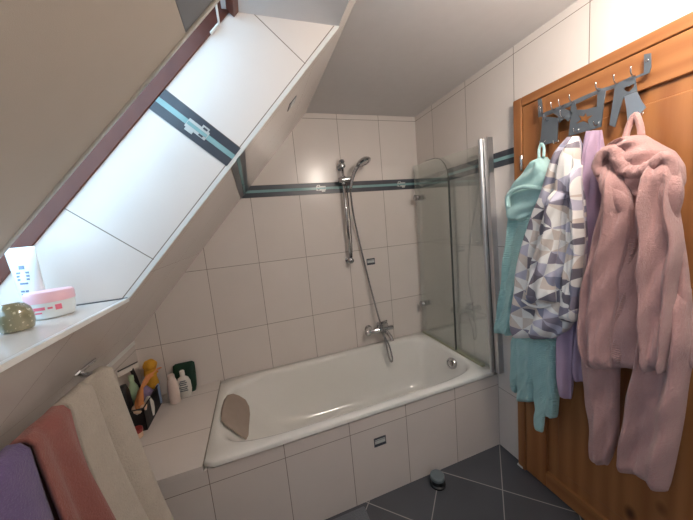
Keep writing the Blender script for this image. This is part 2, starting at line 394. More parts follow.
# ---------------------------------------------------------------- roof window
S0, S1 = -.84, .47
wroot = bpy.data.objects.new('window_1', None); COL.objects.link(wroot); wroot.location = SP(-.2, .3, -1.8); struct(wroot)
sboxo('window_frame', CY - .006, CY + .07, S0, S1, OD - .001, .44, m=M['red_wood'], parent=wroot, bevel=.002)
sboxo('window_frame', NY - .05, -2.66, S0, S1, OD, .44, m=M['red_wood'], parent=wroot, bevel=.002)
sboxo('window_frame', NY, CY, S0 - .1, S0 + .045, OD, .44, m=M['red_wood'], parent=wroot, bevel=.002)
sboxo('window_frame', NY, CY, .412, S1 + .04, OD - .02, .46, m=M['red_wood'], parent=wroot, bevel=.002)
sboxo('window_pane', -2.66, CY - .006, S0 + .045, .412, .395, .401, m=M['glass'], parent=wroot)
# beige sunshade panel mounted on the inside, its far edge short of the frame so that daylight falls on the tiled reveal
PO, PE = .245, -1.158
sboxo('shade_fabric', -2.32, PE, -.60, .188, PO, PO + .006, m=M['blind'], parent=wroot)
sboxo('shade_rail', PE - .008, PE + .004, -.61, .405, PO - .005, PO + .012, m=M['blind_edge'], parent=wroot, bevel=.002)
sboxo('shade_cassette', -2.32, PE - .008, .189, .405, PO, PO + .014, m=M['grey_rail'], parent=wroot, bevel=.003)
bm = bmesh.new(); sbox(bm, PE - .01, CY - .006, .350, .357, PO + .032, PO + .037); sbox(bm, CY - .016, CY - .006, .31, .357, PO + .034, PO + .040); bmesh.ops.recalc_face_normals(bm, faces=bm.faces)
link('window_bracket', bm, M['trim_white'], wroot, bevel=.002, label='pale metal bracket')

# ---------------------------------------------------------------- bath surround and ledge
bs = bmesh.new()
add_box(bs, (KX, -.763, 0), (0, -.725, .498))                     # tiled front panel
add_box(bs, (KX, -.765, .498), (-1.716, 0, .526), 1)              # ledge top left of the tub
o = struct(link('trim_15', bs, [M['tile_apron'], M['tile_ledge']]))
bm = bmesh.new(); add_box(bm, (-1.716, -.760, .498), (-1.7135, -.002, .5275)); struct(link('trim_16', bm, plain('sealant', lin(150, 140, 128), .5)))

# ---------------------------------------------------------------- door
D0 = -.925; DT = 2.077; DN = -1.86
droot = bpy.data.objects.new('door_1', None); COL.objects.link(droot); droot.location = (-.01, D0 - .45, 0); struct(droot)
dfr = boxo('door_frame', (-.032, D0 - .045, 0), (0, D0, DT), M['pine'], droot, bevel=.004)
boxo('door_frame', (-.032, DN, 0), (0, DN + .045, DT), M['pine'], droot, bevel=.004)
boxo('door_frame', (-.032, DN + .045, DT - .042), (0, D0 - .045, DT), M['pine_h'], droot, bevel=.004)
L0, L1 = D0 - .048, DN + .048
boxo('door_stile', (-.026, L0 - .115, .008), (-.001, L0, DT - .045), M['pine'], droot, bevel=.003)
boxo('door_stile', (-.026, L1, .008), (-.001, L1 + .115, DT - .045), M['pine'], droot, bevel=.003)
boxo('door_rail', (-.026, L1 + .115, 1.905), (-.001, L0 - .115, DT - .045), M['pine_h'], droot, bevel=.003)
boxo('door_rail', (-.026, L1 + .115, .008), (-.001, L0 - .115, .098), M['pine_h'], droot, bevel=.003)
boxo('door_panel', (-.010, L1 + .115, .098), (-.001, L0 - .115, 1.905), M['pine'], droot)
boxo('door_panel_field', (-.018, L1 + .17, .16), (-.009, L0 - .17, 1.855), M['pine'], droot, bevel=.007)
h = latheo('door_hinge', [(.0062, 0), (.0075, .002), (.0075, .072), (.0062, .075)], (-.034, D0 - .046, 1.725), M['chrome'], dfr, seg=14, label='small chrome hinge barrel')
boxo('door_threshold', (-.036, D0 - .03, 0), (-.0, D0 + .004, .012), M['trim_white'], droot, bevel=.002)

# ---------------------------------------------------------------- bathtub
def superring(x0, x1, y0, y1, r, n=112):
    """rounded rectangle, constant angular correspondence"""
    pts = []; cx, cy = (x0+x1)/2, (y0+y1)/2; a, b = (x1-x0)/2, (y1-y0)/2
    for k in range(n):
        # perimeter parameter on unit rounded rect using superellipse blending
        t = 2*math.pi*(k+.5)/n; c, s = math.cos(t), math.sin(t); e = r
        q = (abs(c)**e + abs(s)**e) ** (-1/e)
        pts.append((cx + a*c*q, cy + b*s*q))
    return pts
tub = thing('bathtub', (-.857, -.38, 0), 'white enamel bathtub set in a tiled surround under the shower', 'bathtub')
bm = bmesh.new(); TZ = .530
spec = [  # x0,x1,y0,y1,exponent,z
    (-1.713, -.002, -.770, -.002, 60, .506), (-1.713, -.002, -.770, -.002, 60, TZ - .006), (-1.708, -.004, -.766, -.004, 50, TZ),
    (-1.672, -.060, -.728, -.048, 5.5, TZ), (-1.660, -.074, -.716, -.058, 5.2, TZ - .008), (-1.645, -.085, -.707, -.066, 5, TZ - .03),
    (-1.590, -.105, -.690, -.085, 4.6, TZ - .10), (-1.50, -.135, -.665, -.110, 4.2, TZ - .20), (-1.40, -.165, -.640, -.135, 4, TZ - .30),
    (-1.33, -.20, -.615, -.160, 3.8, TZ - .355), (-1.24, -.26, -.575, -.200, 3.6, TZ - .385), (-1.05, -.42, -.48, -.29, 3, TZ - .392), (-.80, -.66, -.40, -.37, 2.5, TZ - .394)]
rings = []
for x0, x1, y0, y1, e, z in spec: rings.append([bm.verts.new((x, y, z)) for x, y in superring(x0, x1, y0, y1, e)])
for A, B in zip(rings, rings[1:]):
    for k in range(len(A)): bm.faces.new((A[k], A[(k+1) % len(A)], B[(k+1) % len(A)], B[k])).smooth = True
bm.faces.new(rings[-1]); bmesh.ops.recalc_face_normals(bm, faces=bm.faces)
ob = link('tub_shell', bm, M['enamel'], tub, smooth=True)
latheo('overflow_knob', [(.040, -.012), (.040, .004), (.036, .009), (.027, .010), (.026, .006), (.020, .006), (.019, .014), (.010, .017), (.001, .017)], (-.128, -.475, .467), M['chrome'], tub, axis=(-1, -.15, .28), label='round chrome overflow knob')
latheo('plug', [(.034, -.004), (.034, .003), (.026, .007), (.001, .008)], (-.42, -.385, .140), M['chrome'], tub, label='round chrome drain plug')

# reflection in the enamel of the head end, modelled as a thin taupe pad
def shape_pad(name, outline, fn, th, m, parent=None):
    """outline in (a,b), fn(a,b,t) -> point; puffy pad"""
    n = len(outline); cx = sum(p[0] for p in outline)/n; cy = sum(p[1] for p in outline)/n
    bm = bmesh.new(); R = []
    for sc_, t in ((1, 0), (1.0, .35), (.97, .75), (.9, 1), (.6, 1.06), (.2, 1.08)):
        R.append([bm.verts.new(fn(cx + (a-cx)*sc_, cy + (b-cy)*sc_, t*th)) for a, b in outline])
    for A, B in zip(R, R[1:]):
        for k in range(n): bm.faces.new((A[k], A[(k+1) % n], B[(k+1) % n], B[k])).smooth = True
    bm.faces.new(R[0][::-1]); bm.faces.new(R[-1]); bmesh.ops.recalc_face_normals(bm, faces=bm.faces)
    return link(name, bm, m, parent, smooth=True)
M['reflection_pad'] = plain('taupe_reflection', lin(168, 152, 140), .6, bump=.3, bscale=160, var=.05)
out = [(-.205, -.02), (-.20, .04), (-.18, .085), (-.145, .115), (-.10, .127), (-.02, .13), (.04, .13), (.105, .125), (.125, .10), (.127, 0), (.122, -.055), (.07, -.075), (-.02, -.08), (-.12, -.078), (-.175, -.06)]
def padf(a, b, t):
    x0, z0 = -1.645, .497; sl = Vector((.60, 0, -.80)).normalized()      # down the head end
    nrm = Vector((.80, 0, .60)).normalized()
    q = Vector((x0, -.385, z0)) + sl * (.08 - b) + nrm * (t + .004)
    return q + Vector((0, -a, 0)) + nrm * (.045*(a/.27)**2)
pad = shape_pad('tub_reflection_pad', [(a, b) for a, b in out], padf, .014, M['reflection_pad'])
tag(pad, 'taupe grey pad standing for a reflection on the sloping head end of the tub', 'reflection pad')

# ---------------------------------------------------------------- bath screen
scr = thing('bath_screen', (-.04, -.72, .53), 'clear folding glass bath screen with a tall satin aluminium post', 'bath screen')
def plate_x(name, outline, x0, x1, m, parent, **k): return prism_yz(name, outline, [], x0, x1, m, parent, **k)
plate_x('glass_panel', [(-.752, .545), (-.035, .545), (-.035, 1.955), (-.709, 1.925)], -.046, -.041, M['screen'], scr)
arc = [(-.45 + .16*(1-math.cos(t)), 1.79 + .16*math.sin(t)) for t in [i*math.pi/2/14 for i in range(15)]]
plate_x('glass_panel', [(-.04, .550), (-.45, .550)] + arc + [(-.04, 1.955)], -.066, -.061, M['screen'], scr)
boxo('seal_strip', (-.069, -.456, .545), (-.057, -.449, 1.79), M['seal'], scr, bevel=.001)
tubeo('curved_edge', [(-.0635, y, z) for y, z in arc + [(-.20, 1.955)]], .0022, M['seal'], scr, seg=6)
boxo('bottom_seal', (-.068, -.70, .531), (-.040, -.03, .548), plain('translucent_seal', lin(165, 165, 140), .3), scr, bevel=.002)
bm = bmesh.new(); add_tube(bm, [(-.048, -.766, .531), (-.048, -.722, 1.952)], .0145, 20); link('post', bm, M['satin'], scr, smooth=True).data.set_sharp_from_angle(angle=.9)
plate_x('wall_profile', [(-.810, .532), (-.782, .532), (-.738, 1.955), (-.766, 1.955)], -.040, -.001, M['satin'], scr)
plate_x('wall_profile', [(-.782, .534), (-.756, .534), (-.712, 1.950), (-.738, 1.950)], -.034, -.001, M['seal'], scr)
for z in (1.695, .812):
    kn = latheo('hinge_knob', [(.020, -.004), (.023, 0), (.023, .010), (.018, .014), (.017, .018), (.023, .022), (.024, .030), (.018, .035), (.001, .036)], (-.070, -.085, z), M['chrome'], scr, axis=(-1, 0, 0), label='round chrome knob')

# ---------------------------------------------------------------- shower rail, hand shower, hose, mixer
rail = thing('shower_rail', (-.68, 0, 1.25), 'chrome shower slide rail fixed to the back wall tiles', 'shower rail')
tubeo('bar', [(-.682, -.055, 1.235), (-.682, -.055, 1.99)], .0105, M['chrome'], rail, seg=16)
for z in (1.258, 1.965):
    latheo('wall_bracket', [(.026, 0), (.026, .008), (.016, .014), (.014, .040), (.019, .046), (.021, .072), (.012, .078), (.001, .078)], (-.682, 0, z), M['chrome'], rail, axis=(0, -1, 0), seg=20)
latheo('end_cap', [(.014, 0), (.021, .006), (.023, .016), (.016, .028), (.001, .030)], (-.682, -.055, 1.982), M['chrome'], rail, seg=20)
bm = bmesh.new(); add_tube(bm, [(-.722, -.062, 1.862), (-.69, -.064, 1.862), (-.64, -.068, 1.866), (-.615, -.072, 1.868)], lambda t: .021 - .004*abs(t-.4), 16)
add_lathe(bm, [(.017, -.03), (.019, -.026), (.019, .026), (.017, .03)], (-.682, -.055, 1.862), seg=18)
link('slider', bm, M['chrome'], rail, smooth=True)
hs = thing('hand_shower', (-.627, -.085, 1.85), 'chrome hand shower head clipped high on the slide rail', 'hand shower')
tubeo('handle', smoothpath([(-.640, -.080, 1.795), (-.628, -.086, 1.85), (-.603, -.100, 1.915), (-.575, -.118, 1.958)], 5), lambda t: .011 + .004*t, M['chrome'], hs, seg=14)
latheo('spray_head', [(.014, .026), (.042, .018), (.058, .004), (.060, -.006), (.055, -.013), (.043, -.014), (.041, -.010), (.024, -.010), (.001, -.010)], (-.545, -.135, 1.972), M['chrome'], hs, axis=(-.30, .28, .88), seg=28)
mx = thing('bath_mixer', (-.49, 0, .66), 'chrome wall mounted bath mixer tap above the tub rim', 'mixer tap')
for x in (-.565, -.415):
    latheo('wall_flange', [(.033, 0), (.033, .006), (.024, .014), (.018, .03), (.018, .06)], (x, 0, .662), M['chrome'], mx, axis=(0, -1, 0), seg=20)
bm = bmesh.new(); add_tube(bm, smoothpath([(-.605, -.07, .662), (-.55, -.07, .662), (-.49, -.07, .664), (-.43, -.07, .662), (-.375, -.07, .662)], 4), lambda t: .019 + .009*math.exp(-((t-.5)/.16)**2), 18)
link('mixer_body', bm, M['chrome'], mx, smooth=True)
latheo('temperature_knob', [(.020, 0), (.027, .004), (.029, .020), (.027, .036), (.018, .042), (.001, .043)], (-.575, -.07, .662), M['chrome'], mx, axis=(-1, 0, 0), seg=20)
bm = bmesh.new(); add_lathe(bm, [(.022, 0), (.024, .01), (.024, .03), (.018, .04), (.001, .042)], (-.49, -.07, .685), seg=20)
add_tube(bm, smoothpath([(-.49, -.075, .715), (-.482, -.11, .735), (-.470, -.16, .762)], 4), lambda t: .011 - .003*t, 12)
link('lever', bm, M['chrome'], mx, smooth=True)
bm = bmesh.new(); add_tube(bm, smoothpath([(-.455, -.07, .652), (-.450, -.13, .645), (-.446, -.175, .622), (-.445, -.185, .60)], 5), lambda t: .016 - .002*t, 14); link('spout', bm, M['chrome'], mx, smooth=True)
k = N('ribbed_chrome_hose'); o_ = k.obj(); s_ = k.n('ShaderNodeSeparateXYZ'); k.l(o_, s_.inputs[0])
k.b.inputs['Base Color'].default_value = lin(176, 176, 178); k.b.inputs['Metallic'].default_value = 1; k.b.inputs['Roughness'].default_value = .25
k.bump(k.math('SINE', k.math('MULTIPLY', s_.outputs[2], 1600)), .6, .002); M['hose'] = k.m
hp = smoothpath([(-.641, -.079, 1.80), (-.640, -.074, 1.74), (-.626, -.055, 1.60), (-.594, -.035, 1.42), (-.560, -.03, 1.22), (-.527, -.04, 1.00), (-.505, -.085, .80), (-.492, -.13, .66), (-.482, -.15, .57),
                 (-.474, -.165, .48), (-.466, -.17, .432), (-.452, -.17, .425), (-.446, -.165, .455), (-.452, -.15, .53), (-.457, -.12, .575), (-.472, -.085, .625), (-.475, -.075, .645)], 10)
hose = tubeo('shower_hose', hp, .0068, M['hose'], seg=12); tag(hose, 'thin silver shower hose hanging from hand shower to mixer tap and looping over tub rim', 'shower hose')
tw = tubeo('shower_cord', smoothpath([(-.664, -.066, 1.84), (-.662, -.068, 1.70), (-.662, -.064, 1.50), (-.666, -.062, 1.34), (-.672, -.060, 1.275)], 6), .0045, M['hose'], rail, seg=8)

# ---------------------------------------------------------------- coat rack on the door
rack = thing('coat_rack', (-.05, -1.26, 1.95), 'grey steel coat rack with cut-out clothes shapes screwed to the pine door', 'coat rack')
PLA = {'bar': [(-1.0707, 2.025), (-1.0876, 2.0223), (-1.0942, 1.9557), (-1.2324, 1.9555), (-1.3128, 1.9575), (-1.3713, 1.95), (-1.4402, 1.9507), (-1.4383, 2.0095), (-1.4553, 2.0038), (-1.4579, 1.9581), (-1.4537, 1.9438), (-1.4241, 1.9433), (-1.3716, 1.9376), (-1.3131, 1.9437), (-1.2365, 1.9374), (-1.1068, 1.9372), (-1.0724, 1.9456)], 'rect': [(-1.0887, 1.9382), (-1.16, 1.9051), (-1.1588, 1.8071), (-1.0829, 1.8124)], 'towel': [(-1.0942, 1.942), (-1.1629, 1.909), (-1.1598, 1.8109), (-1.082, 1.8133)], 'bow': [(-1.1256, 1.9525), (-1.1878, 1.9365), (-1.221, 1.9107), (-1.205, 1.8788), (-1.1881, 1.8979), (-1.1665, 1.8866), (-1.162, 1.9163)], 'star': [(-1.2285, 1.9531), (-1.2345, 1.9137), (-1.2638, 1.902), (-1.3072, 1.8964), (-1.3072, 1.9654), (-1.3346, 1.9453), (-1.3289, 1.8989), (-1.3226, 1.8169), (-1.2055, 1.8187), (-1.2131, 1.8928), (-1.2127, 1.9307)], 'starhole': [(-1.2699, 1.8899), (-1.2732, 1.8727), (-1.295, 1.8707), (-1.2763, 1.8586), (-1.281, 1.8409), (-1.2614, 1.8592), (-1.2304, 1.8588), (-1.2521, 1.8708), (-1.2426, 1.8875), (-1.2611, 1.8772)], 'trousers': [(-1.3621, 1.9472), (-1.3597, 1.9154), (-1.3481, 1.8118), (-1.3658, 1.8004), (-1.3852, 1.8862), (-1.3909, 1.8981), (-1.4052, 1.8099), (-1.4229, 1.8021), (-1.4521, 1.8352), (-1.4405, 1.8592), (-1.4257, 1.8932), (-1.4183, 1.9482), (-1.4153, 1.9565)]}
def lift(poly, dz=0): return [(y, z + dz) for y, z in poly]
railp = prism_yz('rail_plate', PLA['bar'], [], -.052, -.049, M['steel'], rack)
prism_yz('towel_cutout', PLA['towel'], [], -.0545, -.0515, M['steel'], rack)
prism_yz('bow_cutout', PLA['bow'], [], -.0545, -.0515, M['steel'], rack)
prism_yz('shirt_cutout', PLA['star'], [PLA['starhole']], -.0545, -.0515, M['steel'], rack, label='plate with a star shaped hole')
heart = [(-1.4030 + .0145*math.sin(t)**3, 1.9190 + .0105*(math.cos(t) - .35*math.cos(2*t) - .15*math.cos(3*t))) for t in [2*math.pi*i/24 for i in range(24)]]
prism_yz('trousers_cutout', [(-1.3620, 1.9500), (-1.3597, 1.9154), (-1.3481, 1.8140), (-1.3658, 1.8004), (-1.3852, 1.8862), (-1.3925, 1.8985), (-1.4257, 1.8985), (-1.4183, 1.9482), (-1.4153, 1.9565)], [heart], -.0545, -.0515, M['steel'], rack, label='plate with a heart shaped hole')
prism_yz('skirt_cutout', [(-1.3925, 1.8965), (-1.4000, 1.8500), (-1.4040, 1.8099), (-1.4229, 1.8021), (-1.4521, 1.8352), (-1.4405, 1.8592), (-1.4270, 1.8965)], [], -.0590, -.0560, plain('window_lit_steel', lin(175, 185, 195), .28, .8), rack)  # rack steel with the window's reflection put into a paler, shinier colour
for y, z in ((-1.102, 1.952), (-1.150, 1.952), (-1.182, 1.950), (-1.224, 1.950), (-1.316, 1.952), (-1.371, 1.952), (-1.418, 1.954), (-1.120, 1.915), (-1.188, 1.905)):
    tubeo('hook', smoothpath([(-.053, y, z), (-.062, y, z - .004), (-.074, y, z + .002), (-.079, y, z + .014), (-.080, y, z + .026)], 4), .0022, M['chrome'], railp, seg=8)
for y, z in ((-1.105, 1.822), (-1.165, 1.806), (-1.245, 1.828), (-1.315, 1.830), (-1.444, 1.815)):
    tubeo('hook', smoothpath([(-.054, y, z + .008), (-.058, y, z), (-.072, y, z - .006), (-.084, y, z - .002), (-.087, y, z + .008)], 4), .0022, M['chrome'], railp, seg=8)
for y, z in ((-1.078, 1.99), (-1.448, 1.985)):
    latheo('screw', [(.005, 0), (.005, .0015), (.003, .003), (.001, .003)], (-.052, y, z), M['chrome'], railp, axis=(-1, 0, 0), seg=10)

# ---------------------------------------------------------------- garments
M['mint'] = fleece('mint_fleece', lin(182, 226, 224), rib=.010, fuzz=.7)
M['mint_p'] = fleece('mint_plush', lin(190, 230, 228), fuzz=.7)
M['pink'] = fleece('dusty_pink_fleece', lin(198, 154, 149), rib=0, fuzz=.8)
M['pink_r'] = fleece('dusty_pink_ribbed', lin(192, 148, 142), rib=.008, fuzz=.7)
M['lilac'] = fleece('lilac_knit', lin(208, 178, 208), rib=.004, scale=420, var=.1, fuzz=.5)
k = N('triangle_print_fabric'); u = k.uv(); nz = k.noise(4.5, u, 0); sep = k.n('ShaderNodeSeparateXYZ'); k.l(u, sep.inputs[0])
ud = k.math('ADD', sep.outputs[0], k.math('MULTIPLY', nz.outputs[0], .07)); vd = k.math('ADD', sep.outputs[1], k.math('MULTIPLY', k.noise(4, u, 0).outputs[0], .12))
pa = k.math('DIVIDE', k.math('ADD', ud, k.math('MULTIPLY', vd, .10)), .054); pb = k.math('DIVIDE', k.math('SUBTRACT', vd, k.math('MULTIPLY', ud, .25)), .052)
cmb = k.n('ShaderNodeCombineXYZ'); k.l(k.math('FLOOR', pa), cmb.inputs[0]); k.l(k.math('FLOOR', pb), cmb.inputs[1])
par = k.math('GREATER_THAN', k.math('FRACT', k.math('MULTIPLY', k.math('ADD', k.math('FLOOR', pa), k.math('FLOOR', pb)), .5)), .25)
fa = k.math('ABSOLUTE', k.math('SUBTRACT', k.math('FRACT', pa), par))
side = k.math('GREATER_THAN', k.math('ADD', fa, k.math('FRACT', pb)), 1.0)
wn = k.n('ShaderNodeTexWhiteNoise'); k.l(cmb.outputs[0], wn.inputs[0]); cr = k.n('ShaderNodeValToRGB'); k.l(k.math('FRACT', k.math('ADD', wn.outputs[0], k.math('MULTIPLY', side, .42))), cr.inputs[0]); cr.color_ramp.interpolation = 'CONSTANT'
cols = [(0, lin(236, 232, 228)), (.2, lin(142, 134, 148)), (.34, lin(214, 200, 190)), (.5, lin(120, 114, 124)), (.62, lin(190, 186, 202)), (.76, lin(140, 140, 160)), (.85, lin(240, 236, 232))]
e = cr.color_ramp.elements; e[0].position = 0; e[0].color = cols[0][1]; e[1].position = cols[1][0]; e[1].color = cols[1][1]
for p, c in cols[2:]: q = e.new(p); q.color = c
k.l(cr.outputs[0], k.b.inputs['Base Color']); k.b.inputs['Roughness'].default_value = .5; k.bump(k.noise(30, k.obj(), 3).outputs[0], .5, .006); M['print'] = k.m

GP = [('mint', 'body', -0.075, 0.07, [(1.571, -1.047), (1.271, -1.012), (0.939, -0.973), (0.752, -0.939), (0.532, -0.922)], [(1.555, -1.187), (1.288, -1.188), (0.96, -1.199), (0.753, -1.182), (0.66, -1.154)]),
('mint', 'sleeve', -0.085, 0.08, [(1.645, -1.003), (1.505, -0.955), (1.319, -0.921), (1.091, -0.891), (0.824, -0.836)], [(1.621, -1.159), (1.494, -1.128), (1.327, -1.063), (1.114, -1.007), (0.847, -0.949)]),
('mint', 'hood', -0.1, 0.1, [(1.757, -1.116), (1.719, -1.068), (1.682, -1.016), (1.614, -0.947), (1.532, -0.945), (1.479, -0.973)], [(1.753, -1.13), (1.699, -1.161), (1.652, -1.178), (1.6, -1.187), (1.536, -1.174), (1.475, -1.066)]),
('mint', 'skirtA', -0.07, 0.05, [(0.831, -0.93), (0.683, -0.921), (0.528, -0.918), (0.495, -0.937)], [(0.849, -0.979), (0.709, -0.978), (0.556, -0.969), (0.51, -0.962)]),
('mint', 'skirtB', -0.09, 0.06, [(0.855, -0.984), (0.716, -0.982), (0.598, -0.98), (0.471, -0.978)], [(0.894, -1.09), (0.763, -1.084), (0.65, -1.078), (0.532, -1.077)]),
('mint', 'skirtC', -0.095, 0.06, [(0.894, -1.089), (0.764, -1.083), (0.598, -1.082), (0.463, -1.092)], [(0.938, -1.208), (0.819, -1.204), (0.666, -1.2), (0.52, -1.192)]),
('mint', 'belt', -0.11, 0.025, [(0.597, -1.119), (0.465, -1.087), (0.408, -1.086), (0.387, -1.097)], [(0.621, -1.159), (0.504, -1.144), (0.445, -1.139), (0.403, -1.134)]),
('coat', 'body', -0.175, 0.1, [(1.792, -1.278), (1.725, -1.245), (1.66, -1.218), (1.577, -1.197), (1.495, -1.157), (1.392, -1.109), (1.291, -1.087), (1.2, -1.065), (1.092, -1.053), (0.956, -1.034), (0.891, -1.044)], [(1.786, -1.307), (1.745, -1.324), (1.638, -1.329), (1.545, -1.337), (1.423, -1.349), (1.354, -1.353), (1.243, -1.341), (1.165, -1.332), (1.101, -1.325), (1.015, -1.296), (0.959, -1.24)]),
('coat', 'sleeve', -0.225, 0.07, [(1.596, -1.257), (1.499, -1.229), (1.395, -1.207), (1.284, -1.175), (1.191, -1.161), (1.119, -1.15)], [(1.581, -1.309), (1.495, -1.295), (1.397, -1.284), (1.294, -1.273), (1.21, -1.269), (1.135, -1.274)]),
('coat', 'sleeve', -0.2, 0.08, [(1.679, -1.313), (1.549, -1.314), (1.395, -1.312), (1.232, -1.299), (1.06, -1.285)], [(1.673, -1.34), (1.545, -1.349), (1.396, -1.361), (1.241, -1.353), (1.072, -1.338)]),
('lilac', 'body', -0.125, 0.06, [(1.804, -1.31), (1.736, -1.304), (1.604, -1.302), (1.386, -1.291), (1.129, -1.271), (0.902, -1.265), (0.766, -1.267)], [(1.792, -1.358), (1.681, -1.376), (1.607, -1.393), (1.388, -1.395), (1.154, -1.378), (0.936, -1.348), (0.794, -1.336)]),
('lilac', 'sleeve', -0.15, 0.055, [(1.792, -1.325), (1.695, -1.32), (1.469, -1.302), (1.218, -1.259), (0.986, -1.227), (0.796, -1.228), (0.684, -1.237)], [(1.782, -1.354), (1.685, -1.362), (1.466, -1.36), (1.229, -1.326), (1.009, -1.296), (0.827, -1.29), (0.69, -1.287)]),
('pink', 'body', -0.145, 0.11, [(1.625, -1.391), (1.519, -1.384), (1.428, -1.367), (1.331, -1.349), (1.178, -1.324), (1.058, -1.315), (0.953, -1.324), (0.868, -1.34)], [(1.591, -1.567), (1.486, -1.574), (1.389, -1.59), (1.304, -1.602), (1.198, -1.615), (1.122, -1.626), (1.06, -1.631), (1.001, -1.63)]),
('pink', 'front_left', -0.195, 0.09, [(1.662, -1.417), (1.612, -1.416), (1.52, -1.415), (1.432, -1.399), (1.34, -1.381), (1.194, -1.357), (1.078, -1.349), (0.978, -1.357), (0.898, -1.376)], [(1.637, -1.457), (1.577, -1.484), (1.512, -1.496), (1.431, -1.491), (1.347, -1.478), (1.259, -1.467), (1.149, -1.458), (1.034, -1.449), (0.926, -1.449)]),
('pink', 'front_right', -0.195, 0.1, [(1.644, -1.534), (1.587, -1.52), (1.51, -1.52), (1.431, -1.523), (1.268, -1.526), (1.102, -1.536), (0.973, -1.546)], [(1.639, -1.577), (1.588, -1.591), (1.503, -1.591), (1.401, -1.607), (1.336, -1.606), (1.249, -1.597), (1.123, -1.598), (0.98, -1.588)]),
('pink', 'belt', -0.17, 0.05, [(1.436, -1.486), (1.344, -1.473), (1.218, -1.461), (1.103, -1.446), (1.003, -1.434), (0.935, -1.432)], [(1.435, -1.507), (1.346, -1.507), (1.224, -1.493), (1.115, -1.485), (1.021, -1.48), (0.952, -1.476)]),
('pink', 'inner', -0.13, 0.07, [(1.39, -1.444), (1.171, -1.447), (1.057, -1.448), (0.936, -1.448)], [(1.392, -1.522), (1.192, -1.536), (1.091, -1.545), (0.981, -1.554)]),
('pink', 'sleeveL', -0.135, 0.08, [(1.145, -1.329), (0.971, -1.321), (0.796, -1.327), (0.652, -1.352), (0.543, -1.361), (0.457, -1.37)], [(1.167, -1.424), (1.018, -1.442), (0.857, -1.441), (0.715, -1.444), (0.608, -1.444), (0.476, -1.418)]),
('pink', 'sleeveR', -0.15, 0.1, [(1.227, -1.524), (1.03, -1.513), (0.919, -1.498), (0.766, -1.483), (0.635, -1.472), (0.518, -1.463)], [(1.244, -1.609), (1.076, -1.628), (0.961, -1.621), (0.853, -1.617), (0.743, -1.611), (0.538, -1.593)]),
('pink', 'hood_back', -0.14, 0.12, [(1.742, -1.458), (1.733, -1.412), (1.709, -1.365), (1.665, -1.354), (1.592, -1.377), (1.551, -1.417)], [(1.736, -1.478), (1.699, -1.517), (1.664, -1.556), (1.618, -1.579), (1.568, -1.583), (1.523, -1.568)])]
HOODP = [(-1.404, 1.621), (-1.397, 1.66), (-1.411, 1.69), (-1.436, 1.7), (-1.453, 1.676), (-1.467, 1.641), (-1.485, 1.621), (-1.508, 1.614), (-1.533, 1.623), (-1.554, 1.639), (-1.569, 1.644), (-1.582, 1.615), (-1.588, 1.569)]
MHP = [(-1.006, 1.542), (-1.002, 1.591), (-1.03, 1.621), (-1.082, 1.632), (-1.145, 1.618), (-1.202, 1.601), (-1.226, 1.597)]
roots = {
 'mint': thing('bathrobe', (-.1, -1.11, 1.70), 'mint green fleece hooded bathrobe, leftmost garment on the door', 'bathrobe'),
 'coat': thing('raincoat', (-.14, -1.27, 1.80), 'jacket printed with grey, white and lilac triangles, hanging in front of mint robe', 'jacket'),
 'lilac': thing('cardigan', (-.12, -1.33, 1.80), 'plain lilac cardigan hanging between the triangle print jacket and the pink robe', 'cardigan'),
 'pink': thing('bathrobe', (-.12, -1.45, 1.74), 'long dusty pink hooded fleece bathrobe, rightmost garment on the door', 'bathrobe')}
CFG = {  # (folds, amp, material)
 'body': (2.1, .30), 'sleeve': (1.2, .24), 'hood': (.7, .10), 'skirtA': (.8, .2), 'skirtB': (.9, .2), 'skirtC': (1.0, .25), 'belt': (.6, .05), 'front_left': (1.5, .30), 'front_right': (1.3, .26),
 'inner': (1.2, .2), 'sleeveL': (1.1, .22), 'sleeveR': (1.4, .28), 'hood_back': (.8, .08)}
NAMES = {'skirtA': 'front_flap', 'skirtB': 'skirt_panel', 'skirtC': 'skirt_panel', 'front_left': 'front_panel', 'front_right': 'front_panel', 'inner': 'skirt_panel', 'sleeveL': 'sleeve', 'sleeveR': 'sleeve', 'hood_back': 'hood'}
PARTS = {}
for i, (g, p, xm, th, Lp, Rp) in enumerate(GP):
    fo, am = CFG[p]; m = {'mint': 'mint', 'coat': 'print', 'lilac': 'lilac', 'pink': 'pink'}[g]
    if g == 'mint' and p == 'hood': m = 'mint_p'
    if g == 'pink' and p in ('belt', 'inner', 'sleeveL'): m = 'pink_r' if p != 'sleeveL' else 'pink'
    bm = bmesh.new(); drape(bm, Lp, Rp, xm, th, fo, am, seed=i*3+1)
    PARTS[(g, p)] = link(NAMES.get(p, p), bm, M[m], roots[g])
wob = lambda i, a: 1 + .10*math.sin(i*.9 + a*2) + .06*math.sin(i*2.3 - a)
bm = bmesh.new(); add_tube(bm, smoothpath([(-.205, y, z) for y, z in HOODP], 5), lambda t: .007 + .013*math.sin(math.pi*min(1, max(0, t*.94+.03)))**.5, 14, wob=wob); link('hood_rim', bm, M['pink'], PARTS[('pink', 'hood_back')], smooth=True)
for xs, roll in ((-.214, [(-1.412, 1.655), (-1.420, 1.628), (-1.440, 1.574), (-1.468, 1.520), (-1.482, 1.459), (-1.484, 1.38)]), (-.212, [(-1.575, 1.628), (-1.580, 1.590), (-1.583, 1.55), (-1.580, 1.50), (-1.572, 1.449), (-1.560, 1.390)])):
    bm = bmesh.new(); add_tube(bm, smoothpath([(xs + .012*abs(i - 2.2), y, z) for i, (y, z) in enumerate(roll)], 6), lambda t: .003 + .023*math.sin(math.pi*t)**.8, 16, wob=lambda i, a: 1 + .05*math.sin(i*.5 + a)); link('front_edge', bm, M['pink'], roots['pink'], smooth=True)
